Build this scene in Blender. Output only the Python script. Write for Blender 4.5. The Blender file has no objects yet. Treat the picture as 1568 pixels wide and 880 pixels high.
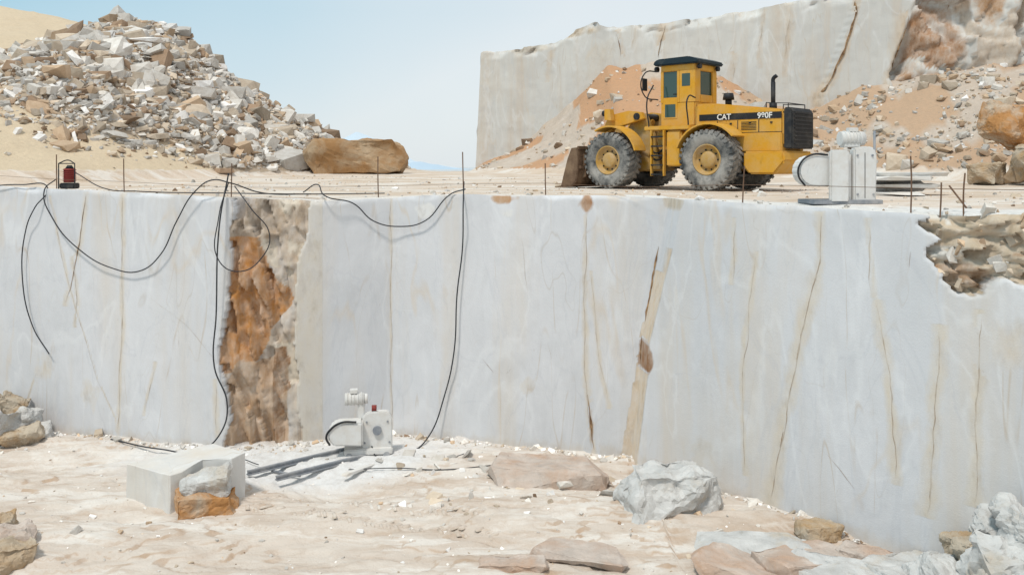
import bpy, bmesh, math, random
import numpy as np
from mathutils import Vector, Matrix, noise as mn
random.seed(7); rng=np.random.default_rng(11)
S=bpy.context.scene
FLOOR=-5.55
# ---------------------------------------------------------------- noise
def _h(i,j,k,s):
    n=(i.astype(np.int64)*374761393+j.astype(np.int64)*668265263+k.astype(np.int64)*1274126177+s*974711)&0xffffffff
    n=((n^(n>>13))*1274126177)&0xffffffff
    n=(n^(n>>16))&0xffffffff
    return n/4294967295.0
def vn(x,y,z,s=0):
    x,y,z=np.broadcast_arrays(np.asarray(x,float),np.asarray(y,float),np.asarray(z,float))
    i=np.floor(x);j=np.floor(y);k=np.floor(z)
    fx=x-i;fy=y-j;fz=z-k
    fx=fx*fx*(3-2*fx);fy=fy*fy*(3-2*fy);fz=fz*fz*(3-2*fz)
    r=0
    for a in(0,1):
        for b in(0,1):
            for c in(0,1):
                w=(fx if a else 1-fx)*(fy if b else 1-fy)*(fz if c else 1-fz)
                r=r+w*_h(i+a,j+b,k+c,s)
    return r*2-1
def fbm(x,y,z=0,o=4,s=0):
    r=0;a=.5;f=1
    for q in range(o):
        r=r+a*vn(x*f,y*f,np.asarray(z)*f,s+q*17);a*=.5;f*=2.03
    return r
def facet(u,v,cell,amp,tilt,seed):
    """faceted broken-rock relief: nearest jittered cell, each with own plane"""
    u=np.asarray(u,float);v=np.asarray(v,float)
    u,v=np.broadcast_arrays(u,v)
    best=np.full(u.shape,1e9);val=np.zeros(u.shape)
    cu=np.floor(u/cell);cv=np.floor(v/cell);z0=np.zeros_like(cu)
    for a in(-1,0,1):
        for b in(-1,0,1):
            iu=cu+a;iv=cv+b
            pu=(iu+_h(iu,iv,z0,seed))*cell;pv=(iv+_h(iu,iv,z0,seed+1))*cell
            d=(u-pu)**2+(v-pv)**2
            o=(_h(iu,iv,z0,seed+2)-.5)*2*amp+((u-pu)*(_h(iu,iv,z0,seed+3)-.5)+(v-pv)*(_h(iu,iv,z0,seed+4)-.5))*tilt*2
            m=d<best
            val=np.where(m,o,val);best=np.where(m,d,best)
    return val
def sm(x):
    x=np.clip(x,0,1);return x*x*(3-2*x)
# ---------------------------------------------------------------- materials
class N:
    def __init__(s,name,rough=.9):
        s.m=bpy.data.materials.new(name);s.m.use_nodes=True
        s.t=s.m.node_tree;s.n=s.t.nodes;s.l=s.t.links
        s.b=s.n['Principled BSDF'];s.b.inputs['Roughness'].default_value=rough
        s.b.inputs['Specular IOR Level'].default_value=.25
        s.geo=s.n.new('ShaderNodeNewGeometry').outputs['Position']
        s.obj=s.n.new('ShaderNodeTexCoord').outputs['Object']
    def noise(s,scale,detail=4,rough=.55,dist=0,vec=None,mp=(1,1,1),rot=(0,0,0)):
        mpn=s.n.new('ShaderNodeMapping');mpn.inputs['Scale'].default_value=mp;mpn.inputs['Rotation'].default_value=rot
        s.l.new(vec or s.geo,mpn.inputs[0])
        n=s.n.new('ShaderNodeTexNoise');n.inputs['Scale'].default_value=scale;n.inputs['Detail'].default_value=min(detail,6)
        n.inputs['Roughness'].default_value=rough;n.inputs['Distortion'].default_value=dist
        s.l.new(mpn.outputs[0],n.inputs['Vector']);return n.outputs['Fac']
    def ramp(s,f,a,b,va=0,vb=1):
        r=s.n.new('ShaderNodeMapRange');r.inputs[1].default_value=a;r.inputs[2].default_value=b
        r.inputs[3].default_value=va;r.inputs[4].default_value=vb;s.l.new(f,r.inputs[0]);return r.outputs[0]
    def math(s,op,a,b=None):
        n=s.n.new('ShaderNodeMath');n.operation=op
        for i,v in enumerate((a,b)):
            if v is None: continue
            if isinstance(v,(int,float)): n.inputs[i].default_value=v
            else: s.l.new(v,n.inputs[i])
        return n.outputs[0]
    def mix(s,f,a,b,mode='MIX'):
        n=s.n.new('ShaderNodeMix');n.data_type='RGBA';n.blend_type=mode
        for i,v in((0,f),(6,a),(7,b)):
            if isinstance(v,(int,float)): n.inputs[i].default_value=v
            elif isinstance(v,tuple): n.inputs[i].default_value=(*v,1)
            else: s.l.new(v,n.inputs[i])
        return n.outputs[2]
    def col(s,c):
        if isinstance(c,tuple): s.b.inputs['Base Color'].default_value=(*c,1)
        else: s.l.new(c,s.b.inputs['Base Color'])
    def bump(s,h,strength=.5,dist=.05):
        b=s.n.new('ShaderNodeBump');b.inputs['Strength'].default_value=strength;b.inputs['Distance'].default_value=dist
        s.l.new(h,b.inputs['Height']);s.l.new(b.outputs[0],s.b.inputs['Normal'])
    def attr(s,name='Tint'):
        a=s.n.new('ShaderNodeAttribute');a.attribute_name=name;return a
def vein(k,sc,mp,rot,w,dist=.3,det=3):
    n=k.noise(sc,det,.5,dist,mp=mp,rot=rot)
    d=k.math('ABSOLUTE',k.math('SUBTRACT',n,.5))
    return k.ramp(d,0,w,1,0)
def marble_mat(name,base=(.615,.62,.64),alt=(.53,.54,.56),warm=(.57,.49,.39),bump=.16,tinted=True,wf=.65):
    k=N(name,.75)
    c=k.mix(k.ramp(k.noise(.30,5,.6),.35,.68),base,alt)
    st=k.ramp(k.noise(.9,6,.6,.2,mp=(1,1,.10)),.47,.75)
    c=k.mix(k.math('MULTIPLY',st,wf),c,warm)
    st2=k.ramp(k.noise(3,5,.7,0,mp=(1,1,.05)),.55,.75)
    c=k.mix(k.math('MULTIPLY',st2,.25),c,tuple(min(1,x*1.16) for x in base))
    wh=k.ramp(k.noise(.8,6,.65,.8,mp=(1,1,.5),rot=(.3,.5,0)),.54,.70)
    c=k.mix(k.math('MULTIPLY',wh,.40),c,tuple(min(1,x*1.14) for x in base))
    gr=k.ramp(k.noise(1.3,6,.7,1.2,mp=(1,1,.35),rot=(.2,-.4,.5)),.52,.72)
    c=k.mix(k.math('MULTIPLY',gr,.40),c,tuple(x*.76 for x in base))
    msk=k.ramp(k.noise(.35,3),.4,.6)
    v1=k.math('MULTIPLY',vein(k,1.0,(.55,.55,.07),(0,0,0),.004),k.ramp(k.noise(1.3,2),.4,.6))
    c=k.mix(k.math('MULTIPLY',v1,.5),c,(.44,.35,.25))
    v2=k.math('MULTIPLY',vein(k,1.0,(.5,.5,.22),(.0,.55,.3),.003,.5),msk)
    c=k.mix(k.math('MULTIPLY',v2,.35),c,(.42,.37,.31))
    v5=k.math('MULTIPLY',vein(k,1.0,(.35,.35,.10),(.0,-.35,.1),.010,.4,4),k.ramp(k.noise(.6,3),.42,.62))
    c=k.mix(k.math('MULTIPLY',v5,.38),c,(.57,.46,.33))
    v3=vein(k,1.0,(.8,.8,.3),(.2,-.7,.5),.012,.8,5)
    c=k.mix(k.math('MULTIPLY',v3,.20),c,(.42,.44,.48))
    v4=vein(k,1.0,(.5,.5,.2),(.1,.6,.2),.02,.6,5)
    c=k.mix(k.math('MULTIPLY',v4,.25),c,(.74,.75,.76))
    sp=k.ramp(k.noise(7,4,.7,mp=(1,1,.6)),.69,.74)
    c=k.mix(k.math('MULTIPLY',sp,.35),c,(.42,.36,.30))
    sp2=k.ramp(k.noise(16,3,.7),.70,.74)
    c=k.mix(k.math('MULTIPLY',sp2,.35),c,(.38,.34,.30))
    if tinted:
        a=k.attr()
        tint=k.mix(k.ramp(k.noise(3.5,6,.7,mp=(1,1,.6)),.35,.7,0,.8),a.outputs['Color'],k.mix(.62,a.outputs['Color'],(.62,.59,.54)))
        tint=k.mix(k.ramp(k.noise(4,6,.7,mp=(1,1,.5)),.5,.75,0,.7),tint,k.mix(.55,a.outputs['Color'],(.10,.055,.02)))
        f=k.ramp(k.math('ADD',a.outputs['Alpha'],k.math('MULTIPLY',k.math('SUBTRACT',k.noise(5,6,.7,mp=(1,1,.6)),.5),.8)),.25,.8)
        f=k.math('MULTIPLY',f,k.ramp(a.outputs['Alpha'],0,.12))
        c=k.mix(f,c,tint)
    k.col(c)
    k.bump(k.math('ADD',k.noise(5,6,.7),k.math('MULTIPLY',k.noise(40,4,.6),.25)),bump,.05)
    return k.m
def dirt_mat(name,a,b,c3,sc=1.0,bump=.6,pale=(.70,.66,.61)):
    k=N(name,.95)
    c=k.mix(k.ramp(k.noise(.45*sc,6,.65,.3,mp=(.7,1.3,1)),.38,.62),a,b)
    c=k.mix(k.ramp(k.noise(1.6*sc,6,.7,.4,mp=(.5,1.8,1)),.48,.66,0,.8),c,c3)
    c=k.mix(k.ramp(k.noise(.8*sc,6,.72,.6,mp=(.5,1.6,1)),.48,.58,0,.75),c,pale)
    c=k.mix(k.ramp(k.noise(14*sc,5,.75),.58,.74,0,.35),c,tuple(x*.62 for x in b))
    c=k.mix(k.ramp(k.noise(22*sc,3,.6),.66,.72,0,.3),c,(.70,.68,.65))
    t=k.attr()
    f=k.ramp(k.math('ADD',t.outputs['Alpha'],k.math('MULTIPLY',k.math('SUBTRACT',k.noise(2.0,6,.7),.5),.9)),.25,.75)
    f=k.math('MULTIPLY',f,k.ramp(t.outputs['Alpha'],0,.15))
    tc=k.mix(k.ramp(k.noise(6,6,.75),.4,.7,0,.5),t.outputs['Color'],k.mix(.55,t.outputs['Color'],(.27,.22,.17)))
    c=k.mix(f,c,tc)
    k.col(c)
    k.bump(k.math('ADD',k.noise(3.5*sc,6,.7),k.math('MULTIPLY',k.noise(18*sc,5,.7),.5)),bump,.12)
    return k.m
def rock_mat(name,white,stain,amt=(.5,.65),sc=1.2,attr=False):
    k=N(name,.9)
    c=k.mix(k.ramp(k.noise(2*sc,6,.65),.35,.65),white,tuple(x*.74 for x in white))
    c=k.mix(k.ramp(k.noise(sc,6,.65,.5),*amt),c,stain)
    c=k.mix(k.ramp(k.noise(5*sc,6,.7),.55,.75,0,.5),c,tuple(x*.5 for x in stain))
    if attr:
        c=k.mix(1.0,k.mix(k.ramp(k.noise(3,6,.7),.35,.7,0,.6),(1,1,1),(.6,.53,.46)),k.attr('Tint').outputs['Color'],'MULTIPLY')
    k.col(c);k.bump(k.math('ADD',k.noise(6,6,.7),k.math('MULTIPLY',k.noise(30,4,.7),.4)),.6,.05)
    return k.m
def paint(name,c,rough=.5,dust=(.6,.52,.42),amt=(.45,.75),mx=.6,metal=0,sc=2.5):
    k=N(name,rough);k.b.inputs['Metallic'].default_value=metal
    cc=k.mix(k.ramp(k.noise(sc,6,.7,vec=k.obj),amt[0],amt[1],0,mx),c,dust)
    cc=k.mix(k.ramp(k.noise(9,6,.75,vec=k.obj,mp=(1,1,.35)),.55,.75,0,.35),cc,tuple(x*.35 for x in c))
    k.col(cc);k.bump(k.noise(30,3,vec=k.obj),.08,.01);return k.m
MAR=marble_mat('marble_cut')
MBL=marble_mat('marble_block',(.66,.65,.63),(.59,.58,.56),(.60,.52,.42),.2,False)
MARB=marble_mat('marble_weathered',(.59,.58,.55),(.51,.50,.48),(.52,.42,.32),wf=.8)
FLO=dirt_mat('quarry_dust',(.62,.555,.49),(.56,.48,.41),(.46,.36,.28),bump=.42)
BEN=dirt_mat('bench_dirt',(.62,.52,.43),(.56,.45,.35),(.47,.36,.26),.7)
RUB=rock_mat('rubble_stone',(.5,.5,.5),(.4,.3,.2),attr=True)
RWH=rock_mat('white_rock',(.60,.595,.58),(.48,.41,.32),(.54,.75))
ROR=rock_mat('stained_rock',(.52,.42,.32),(.42,.21,.08),(.38,.55))
RTN=rock_mat('tan_rock',(.50,.43,.34),(.40,.27,.15),(.42,.62))
RBL=rock_mat('tan_block_rock',(.48,.36,.24),(.32,.18,.08),(.38,.60),.9)
RPK=rock_mat('pink_slab_rock',(.58,.50,.44),(.48,.33,.24),(.42,.66))
k=N('crack_dark',1);k.col(k.mix(k.ramp(k.noise(4,5,.7),.4,.65),(.12,.065,.035),(.38,.25,.14)));CRK=k.m
k=N('crack_faint',1);k.col(k.mix(k.ramp(k.noise(3,5,.7),.4,.6),(.34,.26,.19),(.54,.49,.42)));CRF=k.m
YEL=paint('yellow_paint',(.61,.31,.025),.55,(.54,.40,.22),(.40,.78),.55)
YELD=paint('yellow_paint_dirty',(.44,.24,.03),.7,(.46,.36,.24),(.35,.65),.75)
BLK=paint('black_paint',(.018,.020,.024),.55,(.25,.22,.18),(.5,.8),.3)
TYR=paint('tyre_rubber',(.060,.064,.066),.85,(.40,.38,.35),(.35,.62),.8)
ROOF=paint('roof_dark',(.012,.025,.035),.5,(.2,.2,.18),(.55,.8),.3)
BKT=paint('bucket_steel',(.11,.065,.04),.7,(.32,.22,.14),(.4,.7),.6)
GLS=N('cab_glass',.08);GLS.col((.035,.07,.06));GLS.b.inputs['Specular IOR Level'].default_value=.7;GLS=GLS.m
WPT=paint('dusty_white_paint',(.64,.64,.63),.7,(.57,.54,.50),(.4,.65),.75,sc=5)
GRY=paint('rail_steel',(.20,.22,.25),.55,(.52,.50,.48),(.4,.7),.6)
RED=paint('red_paint',(.22,.035,.03),.7,(.4,.3,.25),(.5,.8),.4)
RST=paint('rusty_steel',(.12,.07,.045),.85,(.3,.2,.14),(.4,.7),.5)
RUBR=paint('cable_rubber',(.03,.032,.038),.6,(.25,.24,.22),(.5,.8),.3)
WTX=paint('decal_white',(.7,.7,.68),.6)
# ---------------------------------------------------------------- mesh helpers
def link(o,parent=None):
    S.collection.objects.link(o)
    if parent: o.parent=parent
    return o
def mesh_np(name,V,F,mat,tint=None,smooth=True,parent=None):
    me=bpy.data.meshes.new(name)
    V=np.asarray(V,np.float32);F=np.asarray(F,np.int32)
    me.vertices.add(len(V));me.vertices.foreach_set('co',V.ravel())
    n=F.shape[1];me.loops.add(F.size);me.loops.foreach_set('vertex_index',F.ravel())
    me.polygons.add(len(F));me.polygons.foreach_set('loop_start',np.arange(0,F.size,n,dtype=np.int32))
    me.polygons.foreach_set('loop_total',np.full(len(F),n,np.int32))
    me.polygons.foreach_set('use_smooth',np.full(len(F),smooth))
    me.update(calc_edges=True)
    if tint is not None:
        a=me.attributes.new('Tint','FLOAT_COLOR','POINT');a.data.foreach_set('color',np.asarray(tint,np.float32).ravel())
    me.materials.append(mat)
    return link(bpy.data.objects.new(name,me),parent)
def grid_faces(r,c,flip=False):
    i=np.arange(r-1)[:,None]*c+np.arange(c-1)[None,:]
    q=np.stack([i,i+1,i+c+1,i+c],-1).reshape(-1,4)
    return q[:,::-1] if flip else q
def empty(name,loc=(0,0,0),rz=0,sc=1):
    e=bpy.data.objects.new(name,None);e.location=loc;e.rotation_euler=(0,0,rz);e.scale=(sc,)*3;e.empty_display_size=.2
    return link(e)
def bm_obj(name,bm,mat,parent=None,smooth=False):
    me=bpy.data.meshes.new(name);bmesh.ops.recalc_face_normals(bm,faces=bm.faces);bm.to_mesh(me);bm.free()
    me.materials.append(mat)
    if smooth:
        for p in me.polygons:p.use_smooth=True
    return link(bpy.data.objects.new(name,me),parent)
def box(name,x,y,z,mat,parent,bev=.02,rot=None):
    bm=bmesh.new();bmesh.ops.create_cube(bm,size=1)
    c=Vector(((x[0]+x[1])/2,(y[0]+y[1])/2,(z[0]+z[1])/2))
    bmesh.ops.scale(bm,vec=(x[1]-x[0],y[1]-y[0],z[1]-z[0]),verts=bm.verts)
    if bev: bmesh.ops.bevel(bm,geom=bm.edges[:],offset=bev,segments=2,affect='EDGES')
    if rot: bmesh.ops.rotate(bm,cent=(0,0,0),matrix=Matrix.Rotation(rot[0],3,rot[1]),verts=bm.verts)
    bmesh.ops.translate(bm,vec=c,verts=bm.verts)
    return bm_obj(name,bm,mat,parent)
def prism(name,prof,y0,y1,mat,parent,bev=.02):
    bm=bmesh.new();vs=[bm.verts.new((p[0],y0,p[1])) for p in prof];f=bm.faces.new(vs)
    r=bmesh.ops.extrude_face_region(bm,geom=[f])
    bmesh.ops.translate(bm,vec=(0,y1-y0,0),verts=[v for v in r['geom'] if isinstance(v,bmesh.types.BMVert)])
    if bev: bmesh.ops.bevel(bm,geom=bm.edges[:],offset=bev,segments=2,affect='EDGES')
    return bm_obj(name,bm,mat,parent)
def cyl(name,p0,p1,r,mat,parent,seg=20,r2=None):
    p0=Vector(p0);p1=Vector(p1);d=p1-p0
    bm=bmesh.new();bmesh.ops.create_cone(bm,cap_ends=True,segments=seg,radius1=r,radius2=r if r2 is None else r2,depth=d.length)
    q=Vector((0,0,1)).rotation_difference(d.normalized()).to_matrix()
    bmesh.ops.rotate(bm,cent=(0,0,0),matrix=q,verts=bm.verts);bmesh.ops.translate(bm,vec=(p0+p1)/2,verts=bm.verts)
    o=bm_obj(name,bm,mat,parent)
    for p in o.data.polygons:
        if len(p.vertices)==4:p.use_smooth=True
    return o
def lathe_y(name,prof,cx,cz,mat,parent,seg=48):
    V=[];n=len(prof)
    for i in range(seg):
        a=2*math.pi*i/seg
        for r,y in prof:V.append((cx+r*math.cos(a),y,cz+r*math.sin(a)))
    F=[]
    for i in range(seg):
        for j in range(n-1):
            a=i*n+j;b=((i+1)%seg)*n+j;F.append((a,b,b+1,a+1))
    return mesh_np(name,V,F,mat,None,True,parent)
def tube(name,pts,r,mat,parent=None,smooth=True,closed=False):
    cu=bpy.data.curves.new(name,'CURVE');cu.dimensions='3D';cu.bevel_depth=r;cu.bevel_resolution=2;cu.resolution_u=8
    if smooth:
        sp=cu.splines.new('BEZIER');sp.bezier_points.add(len(pts)-1)
        for b,p in zip(sp.bezier_points,pts):b.co=p;b.handle_left_type=b.handle_right_type='AUTO'
    else:
        sp=cu.splines.new('POLY');sp.points.add(len(pts)-1)
        for b,p in zip(sp.points,pts):b.co=(*p,1)
    sp.use_cyclic_u=closed
    cu.materials.append(mat);cu.use_fill_caps=True
    return link(bpy.data.objects.new(name,cu),parent)
# ---------------------------------------------------------------- quarry wall surface
def wtop(X): return np.interp(X,[-14,-12,-6.3,-4.4,-2.8,-1.2,1.6,3.4,5.3,6.6,7.5,14],[.2,.18,-.02,-.13,-.07,.02,.015,-.02,-.07,-.12,-.05,0])
def xe(z): return np.interp(z,[-5.6,-3.7,-3.0,-1.1,0],[2.60,2.80,2.83,3.20,3.38])
def wy_base(X,z):
    back=np.interp(X,[-60,-6.26,-4.36,-2.79,1.635,6.0],[35.9,19.36,19.95,20.5,19.14,17.55])
    block=21.72-1.19*X
    block=np.where(X>20,-1.94,block)
    return np.where(X>xe(z),block,back+.32*np.clip((X-.3)/2.4,0,1))
def brown_mask(X,z):
    l=np.interp(z,[-5.6,-4.8,-3.6,-2,0],[-6.35,-6.15,-6.4,-6.2,-6.08])+.05*vn(z*3,0,0,5)
    r=np.interp(z,[-5.6,-4,-2,-1,0],[-4.75,-4.9,-4.95,-4.6,-4.5])+.12*vn(z*1.5,3,0,6)
    return ((X>l)&(X<r)).astype(float)
def crumb_mask(X,z):
    lo=np.interp(X,[6.3,6.6,6.9,7.3,8,10,14],[-.6,-.95,-1.25,-1.15,-1.5,-1.6,-1.8])+.2*vn(X*4,0,0,8)+.1*vn(X*11,0,0,12)
    return ((X>6.58+.10*vn(z*4,0,0,9)+.05*vn(z*12,0,0,19))&(z>lo)).astype(float)
def wy(X,z):
    X=np.asarray(X,float);z=np.asarray(z,float)
    y=wy_base(X,z)+.030*fbm(X*.6,z*.35,0,3,3)+.006*fbm(X*4,z*2.5,0,3,4)
    y=y+.02*(_h(np.floor((X+.04*z)/1.37),np.zeros_like(X),np.zeros_like(X),9)-.5)
    b=brown_mask(X,z);rr_=sm((X+4.6)/-.9)
    y=y+b*(.06+.12*rr_+facet(X*1.5+z*.25,z*.42,.30,.14,.6,21)*(.35+.65*rr_)+.07*fbm(X*7,z*4,0,4,14))
    c=crumb_mask(X,z);y=y+c*(.20+facet(X*1.1+z*.4,z*1.7-X*.3,.26,.17,1.0,31)+.12*fbm(X*6,z*8,0,4,15))
    lip=np.clip((z-(wtop(X)-.07-.10*fbm(X*1.5,0,0,3,77)))/.09,0,1)
    y=y+lip**2*(.03+.07*np.clip(vn(X*2.2,0,0,41)+.1,0,1)+.03*fbm(X*9,0,0,2,43))
    return y
xs=np.concatenate([np.arange(-60,-14,1.0),np.arange(-14,9.4,.04),np.arange(9.4,30,.5)])
nz=140;fz=np.linspace(0,1,nz)
XX,FZ=np.meshgrid(xs,fz)
ZT=wtop(XX)+.03*fbm(XX*2.5,0,0,3,55)
ZB=FLOOR-.3
ZZ=ZB+(ZT-ZB)*FZ
# bend the columns so that one of them follows the leaning edge of the right-hand block
XX=XX+(xe(ZZ)-3.0)*np.exp(-((XX-3.0)/1.1)**2)*(np.abs(XX-3.0)<4)+.0005
YY=wy(XX,ZZ)
tint=np.zeros((XX.size,4))
def paintT(mask,col,alpha=1.0):
    m=np.clip(mask.ravel(),0,1)
    for c in range(3): tint[:,c]=np.where(m>.02,col[c],tint[:,c])
    tint[:,3]=np.maximum(tint[:,3]*(m<=.02),m*alpha)
CR=[([(-9.82,0),(-10.0,-1.09),(-10.25,-2.15),(-10.4,-2.5)],.032,0,1.6),
([(-10.2,-1.5),(-10.05,-2.4),(-10.1,-3.0)],.012,1,1),
([(-8.86,.1),(-8.85,-3.0),(-9.0,-5.4)],.012,1,1.4),
([(-10.8,-.1),(-10.33,-2.0),(-9.5,-4.25),(-9.03,-5.1)],.008,1,.7),
([(-8.13,-2.3),(-7.22,-2.85),(-6.34,-3.75)],.009,1,0),
([(-7.4,-2.8),(-7.35,-3.6)],.008,1,0),([(-7.4,-2.85),(-7.0,-2.83)],.008,1,0),
([(-8.0,-3.8),(-8.3,-4.9)],.010,1,1),([(-11.2,-4.2),(-11.5,-5)],.012,1,1),([(-6.5,-4.1),(-6.45,-5.2)],.014,1,1.5),
([(-2.79,-.05),(-2.80,-3),(-2.77,-5.5)],.016,1,.8),
([(-.64,-3.65),(-.42,-3.92),(-.12,-3.93),(0,-3.8)],.018,0,0),
([(1.62,-.35),(1.58,-1.9),(1.6,-3.6),(1.72,-5.5)],.014,1,1.6),
([(1.66,-4.3),(1.70,-4.8),(1.78,-5.5)],.05,0,1.5),
([(1.72,-1.7),(1.9,-3.6),(2.1,-4.5)],.009,1,1),([(.2,-.9),(.35,-2.2)],.007,1,0),([(.8,-3.2),(.9,-3.6)],.012,1,0),
([(3.14,-1.05),(2.96,-2.05),(2.82,-2.95)],.075,0,0),([(2.78,-2.9),(2.79,-3.3),(2.76,-3.7)],.05,0,0),
([(5.35,-.2),(5.33,-1.0),(5.16,-1.95),(4.95,-3.4),(4.69,-5.4)],.015,1,2.0),
([(4.86,-4.1),(4.82,-4.4)],.03,0,0),([(5.42,-4.3),(5.75,-4.75)],.018,0,0),([(6.0,-1.6),(6.12,-2.6),(6.2,-4.4)],.009,1,1.3),
([(6.64,-1.9),(6.6,-3.2),(6.52,-4.8)],.012,1,1.8),([(7.05,-1.6),(6.98,-4.4)],.010,1,1.8),([(6.35,-.7),(6.34,-.95)],.018,0,0),
([(4.2,-.4),(4.15,-1.5)],.010,1,1),([(4.5,-1),(4.3,-3.2),(4.35,-5)],.007,1,.8),([(5.9,-.3),(5.95,-1.4)],.007,1,.8)]
for p,w,mi,hal in CR:
    if hal<=0: continue
    q=sorted(p,key=lambda t:t[1]);xc=np.interp(ZZ,[t[1] for t in q],[t[0] for t in q])+.03*vn(ZZ*2,p[0][0],0,88)
    m=np.exp(-((XX-xc)/(.055*hal*(1+.6*vn(ZZ*1.3,p[0][0],1,89))+.01))**2)*((ZZ>q[0][1]-.1)&(ZZ<q[-1][1]+.1))
    paintT(m*.60*(m>.12),(.58,.50,.39),1)
bm_=brown_mask(XX,ZZ)
paintT(bm_*(.62+.3*fbm(XX*1.5,ZZ*1.2,0,3,60)),(.45,.34,.24),1)
pale=fbm(XX*1.6+ZZ*.5,ZZ*.8,0,4,62)
paintT(bm_*(pale>.12)*.9,(.57,.49,.39),1)
paintT(bm_*((pale<-.2)&(ZZ>-2))*.9,(.32,.25,.19),1)
paintT(bm_*(XX<-5.3+.5*vn(ZZ*1.3,0,0,7))*((ZZ<-.9)&(ZZ>-3.9))*1.0,(.42,.19,.055),1)
paintT(bm_*(XX<-5.0)*(ZZ<-3.9+.4*vn(XX*3,0,0,7)),(.42,.27,.16),1)
paintT(bm_*((XX>-5.35)&(XX<-5.1+.15*vn(ZZ*4,1,0,7)))*(ZZ<-3.4),(.26,.13,.05),1)
paintT(((XX>-5.0)&(XX<-4.25)&(bm_<.5))*.55,(.56,.50,.41),1)
cm_=crumb_mask(XX,ZZ)
paintT(cm_*.9,(.48,.38,.27),.95);paintT(cm_*(fbm(XX*2,ZZ*3,0,3,66)>.08),(.33,.20,.11),1);paintT(cm_*(fbm(XX*2.5,ZZ*4,0,3,67)>.22),(.60,.57,.52),1)
def ell(cx,cz,rx,rz,col,al=1):
    d=1-(((XX-cx)/rx)**2+((ZZ-cz)/rz)**2)+1.1*fbm(XX*4/max(rx*2,.6),ZZ*2/max(rx*2,.6),cx,4,97)
    paintT(np.clip(d*1.3,0,1)*(np.abs(XX-cx)<2*rx)*(np.abs(ZZ-cz)<2*rz),col,al)
O=(.44,.24,.11)
ell(-.15,-.06,.32,.16,O,.95);ell(1.62,-.14,.22,.26,(.37,.19,.09));ell(3.3,-.1,.12,.2,(.48,.41,.32),.7)
ell(1.72,-4.9,.07,.6,(.38,.26,.16),.7)
st=((XX>xe(ZZ)-np.interp(ZZ,[-5.6,-3.9,-3,-1],[.26,.15,.09,.02]))&(XX<xe(ZZ)+.01)&(ZZ<-1))*1.0
paintT(st*.8,(.58,.46,.33),.9)
ell(2.80,-3.35,.12,.30,(.26,.13,.06),1)
ell(7.6,-2.0,.8,.6,(.56,.49,.41),.6)
ell(-2.0,-.35,.25,.22,(.70,.70,.70),.9);ell(-.1,-.35,.2,.15,(.70,.70,.70),.8)
for (cx,cz,rx,rz) in [(-9.7,-4.6,.3,.5),(.4,-4.2,.25,.3),(-11,-3.9,.3,.5),(3.7,-4.9,.2,.5)]:
    ell(cx,cz,rx,rz,(.58,.52,.44),.5)
paintT(np.where(tint[:,3].reshape(XX.shape)<.05,.5*np.exp(-((ZZ-FLOOR)/.25)**2),0),(.52,.46,.39),1)
V=np.stack([XX,YY,ZZ],-1).reshape(-1,3)
wall=mesh_np('quarry_wall',V,grid_faces(nz,len(xs)),MAR,tint)
def crack(name,pts,w,mat,fn=wy,parent=wall,jit=.03,off=.010,step=.07):
    P=[];
    for (a,b) in zip(pts[:-1],pts[1:]):
        L=math.hypot(b[0]-a[0],b[1]-a[1]);n=max(2,int(L/step))
        for i in range(n):P.append((a[0]+(b[0]-a[0])*i/n,a[1]+(b[1]-a[1])*i/n))
    P.append(pts[-1]);V=[];n=len(P);sd=random.random()*50
    for i,(x,z) in enumerate(P):
        tp=min(1,min(i,n-1-i)/5+.1);ww=w*tp*(.35+1.2*abs(mn.noise(Vector((z*2.5,sd,0)))))*random.uniform(.7,1.2)
        x+=jit*1.6*mn.noise(Vector((z*1.1,sd,3)))+jit*.5*mn.noise(Vector((z*5,sd,7)))
        for s in(-1,1):
            xx=x+s*ww/2;V.append((xx,float(fn(np.array(xx),np.array(z)))-off,z))
    F=[(2*i,2*i+1,2*i+3,2*i+2) for i in range(n-1)]
    return mesh_np(name,V,F,mat,None,False,parent)
for i,(p,w,mi,hal) in enumerate(CR): crack(f'crack_{i+1}',p,w,CRF if mi else CRK)
# ---------------------------------------------------------------- lower floor
def ledge(X,Y):
    q=fbm(X*.30,Y*.7,0,4,70)*4.5
    return q,q*1.4-np.floor(q*1.4)
def floor_z(X,Y):
    q,f=ledge(X,Y)
    st=(np.floor(q*1.4)+sm(f*7-3))/1.4
    return FLOOR+.06*st+.05*fbm(X*.9,Y*.9,0,4,71)+.018*fbm(X*4,Y*6,0,3,72)+.010*facet(X,Y*1.5,.35,.8,1.2,73)
def floorT(X,Y):
    t=np.zeros(X.shape+(4,));t[...,:3]=(.69,.685,.68)
    d=np.exp(-(((X+3.0)/2.0)**2+((Y-18.9)/1.2)**2))+.9*np.exp(-(((X+4.4)/1.6)**2+((Y-17.9)/.8)**2))+.6*np.exp(-(((X+7)/3)**2+((Y-18.6)/1)**2))
    d=d+.40*np.exp(-((wy_base(X,FLOOR)-Y)/.8)**2)
    o=np.exp(-(((X-1.0)/2.2)**2+((Y-17.6)/1.0)**2))*.75
    o2=np.exp(-(((X-4.5)/2.5)**2+((Y-15)/1.2)**2))*.55
    o3=np.exp(-(((X+1.5)/3.0)**2+((Y-16)/.5)**2))*.6
    q,f=ledge(X,Y);ledge_shade=((f>.36)&(f<.62))*np.clip(.45+fbm(X*1.2,Y*1.2,0,3,79),0,.85)*(d<.5)  # terrace edges get a brown tint as painted-in shadow
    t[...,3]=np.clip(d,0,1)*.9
    oo=np.maximum(np.maximum(np.maximum(o,o2),o3),ledge_shade);m=oo>d
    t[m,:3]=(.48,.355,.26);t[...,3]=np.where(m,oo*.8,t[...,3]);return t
fx=np.concatenate([np.arange(-60,-14,1.),np.arange(-14,9,.05),np.arange(9,21,.5)])
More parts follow.
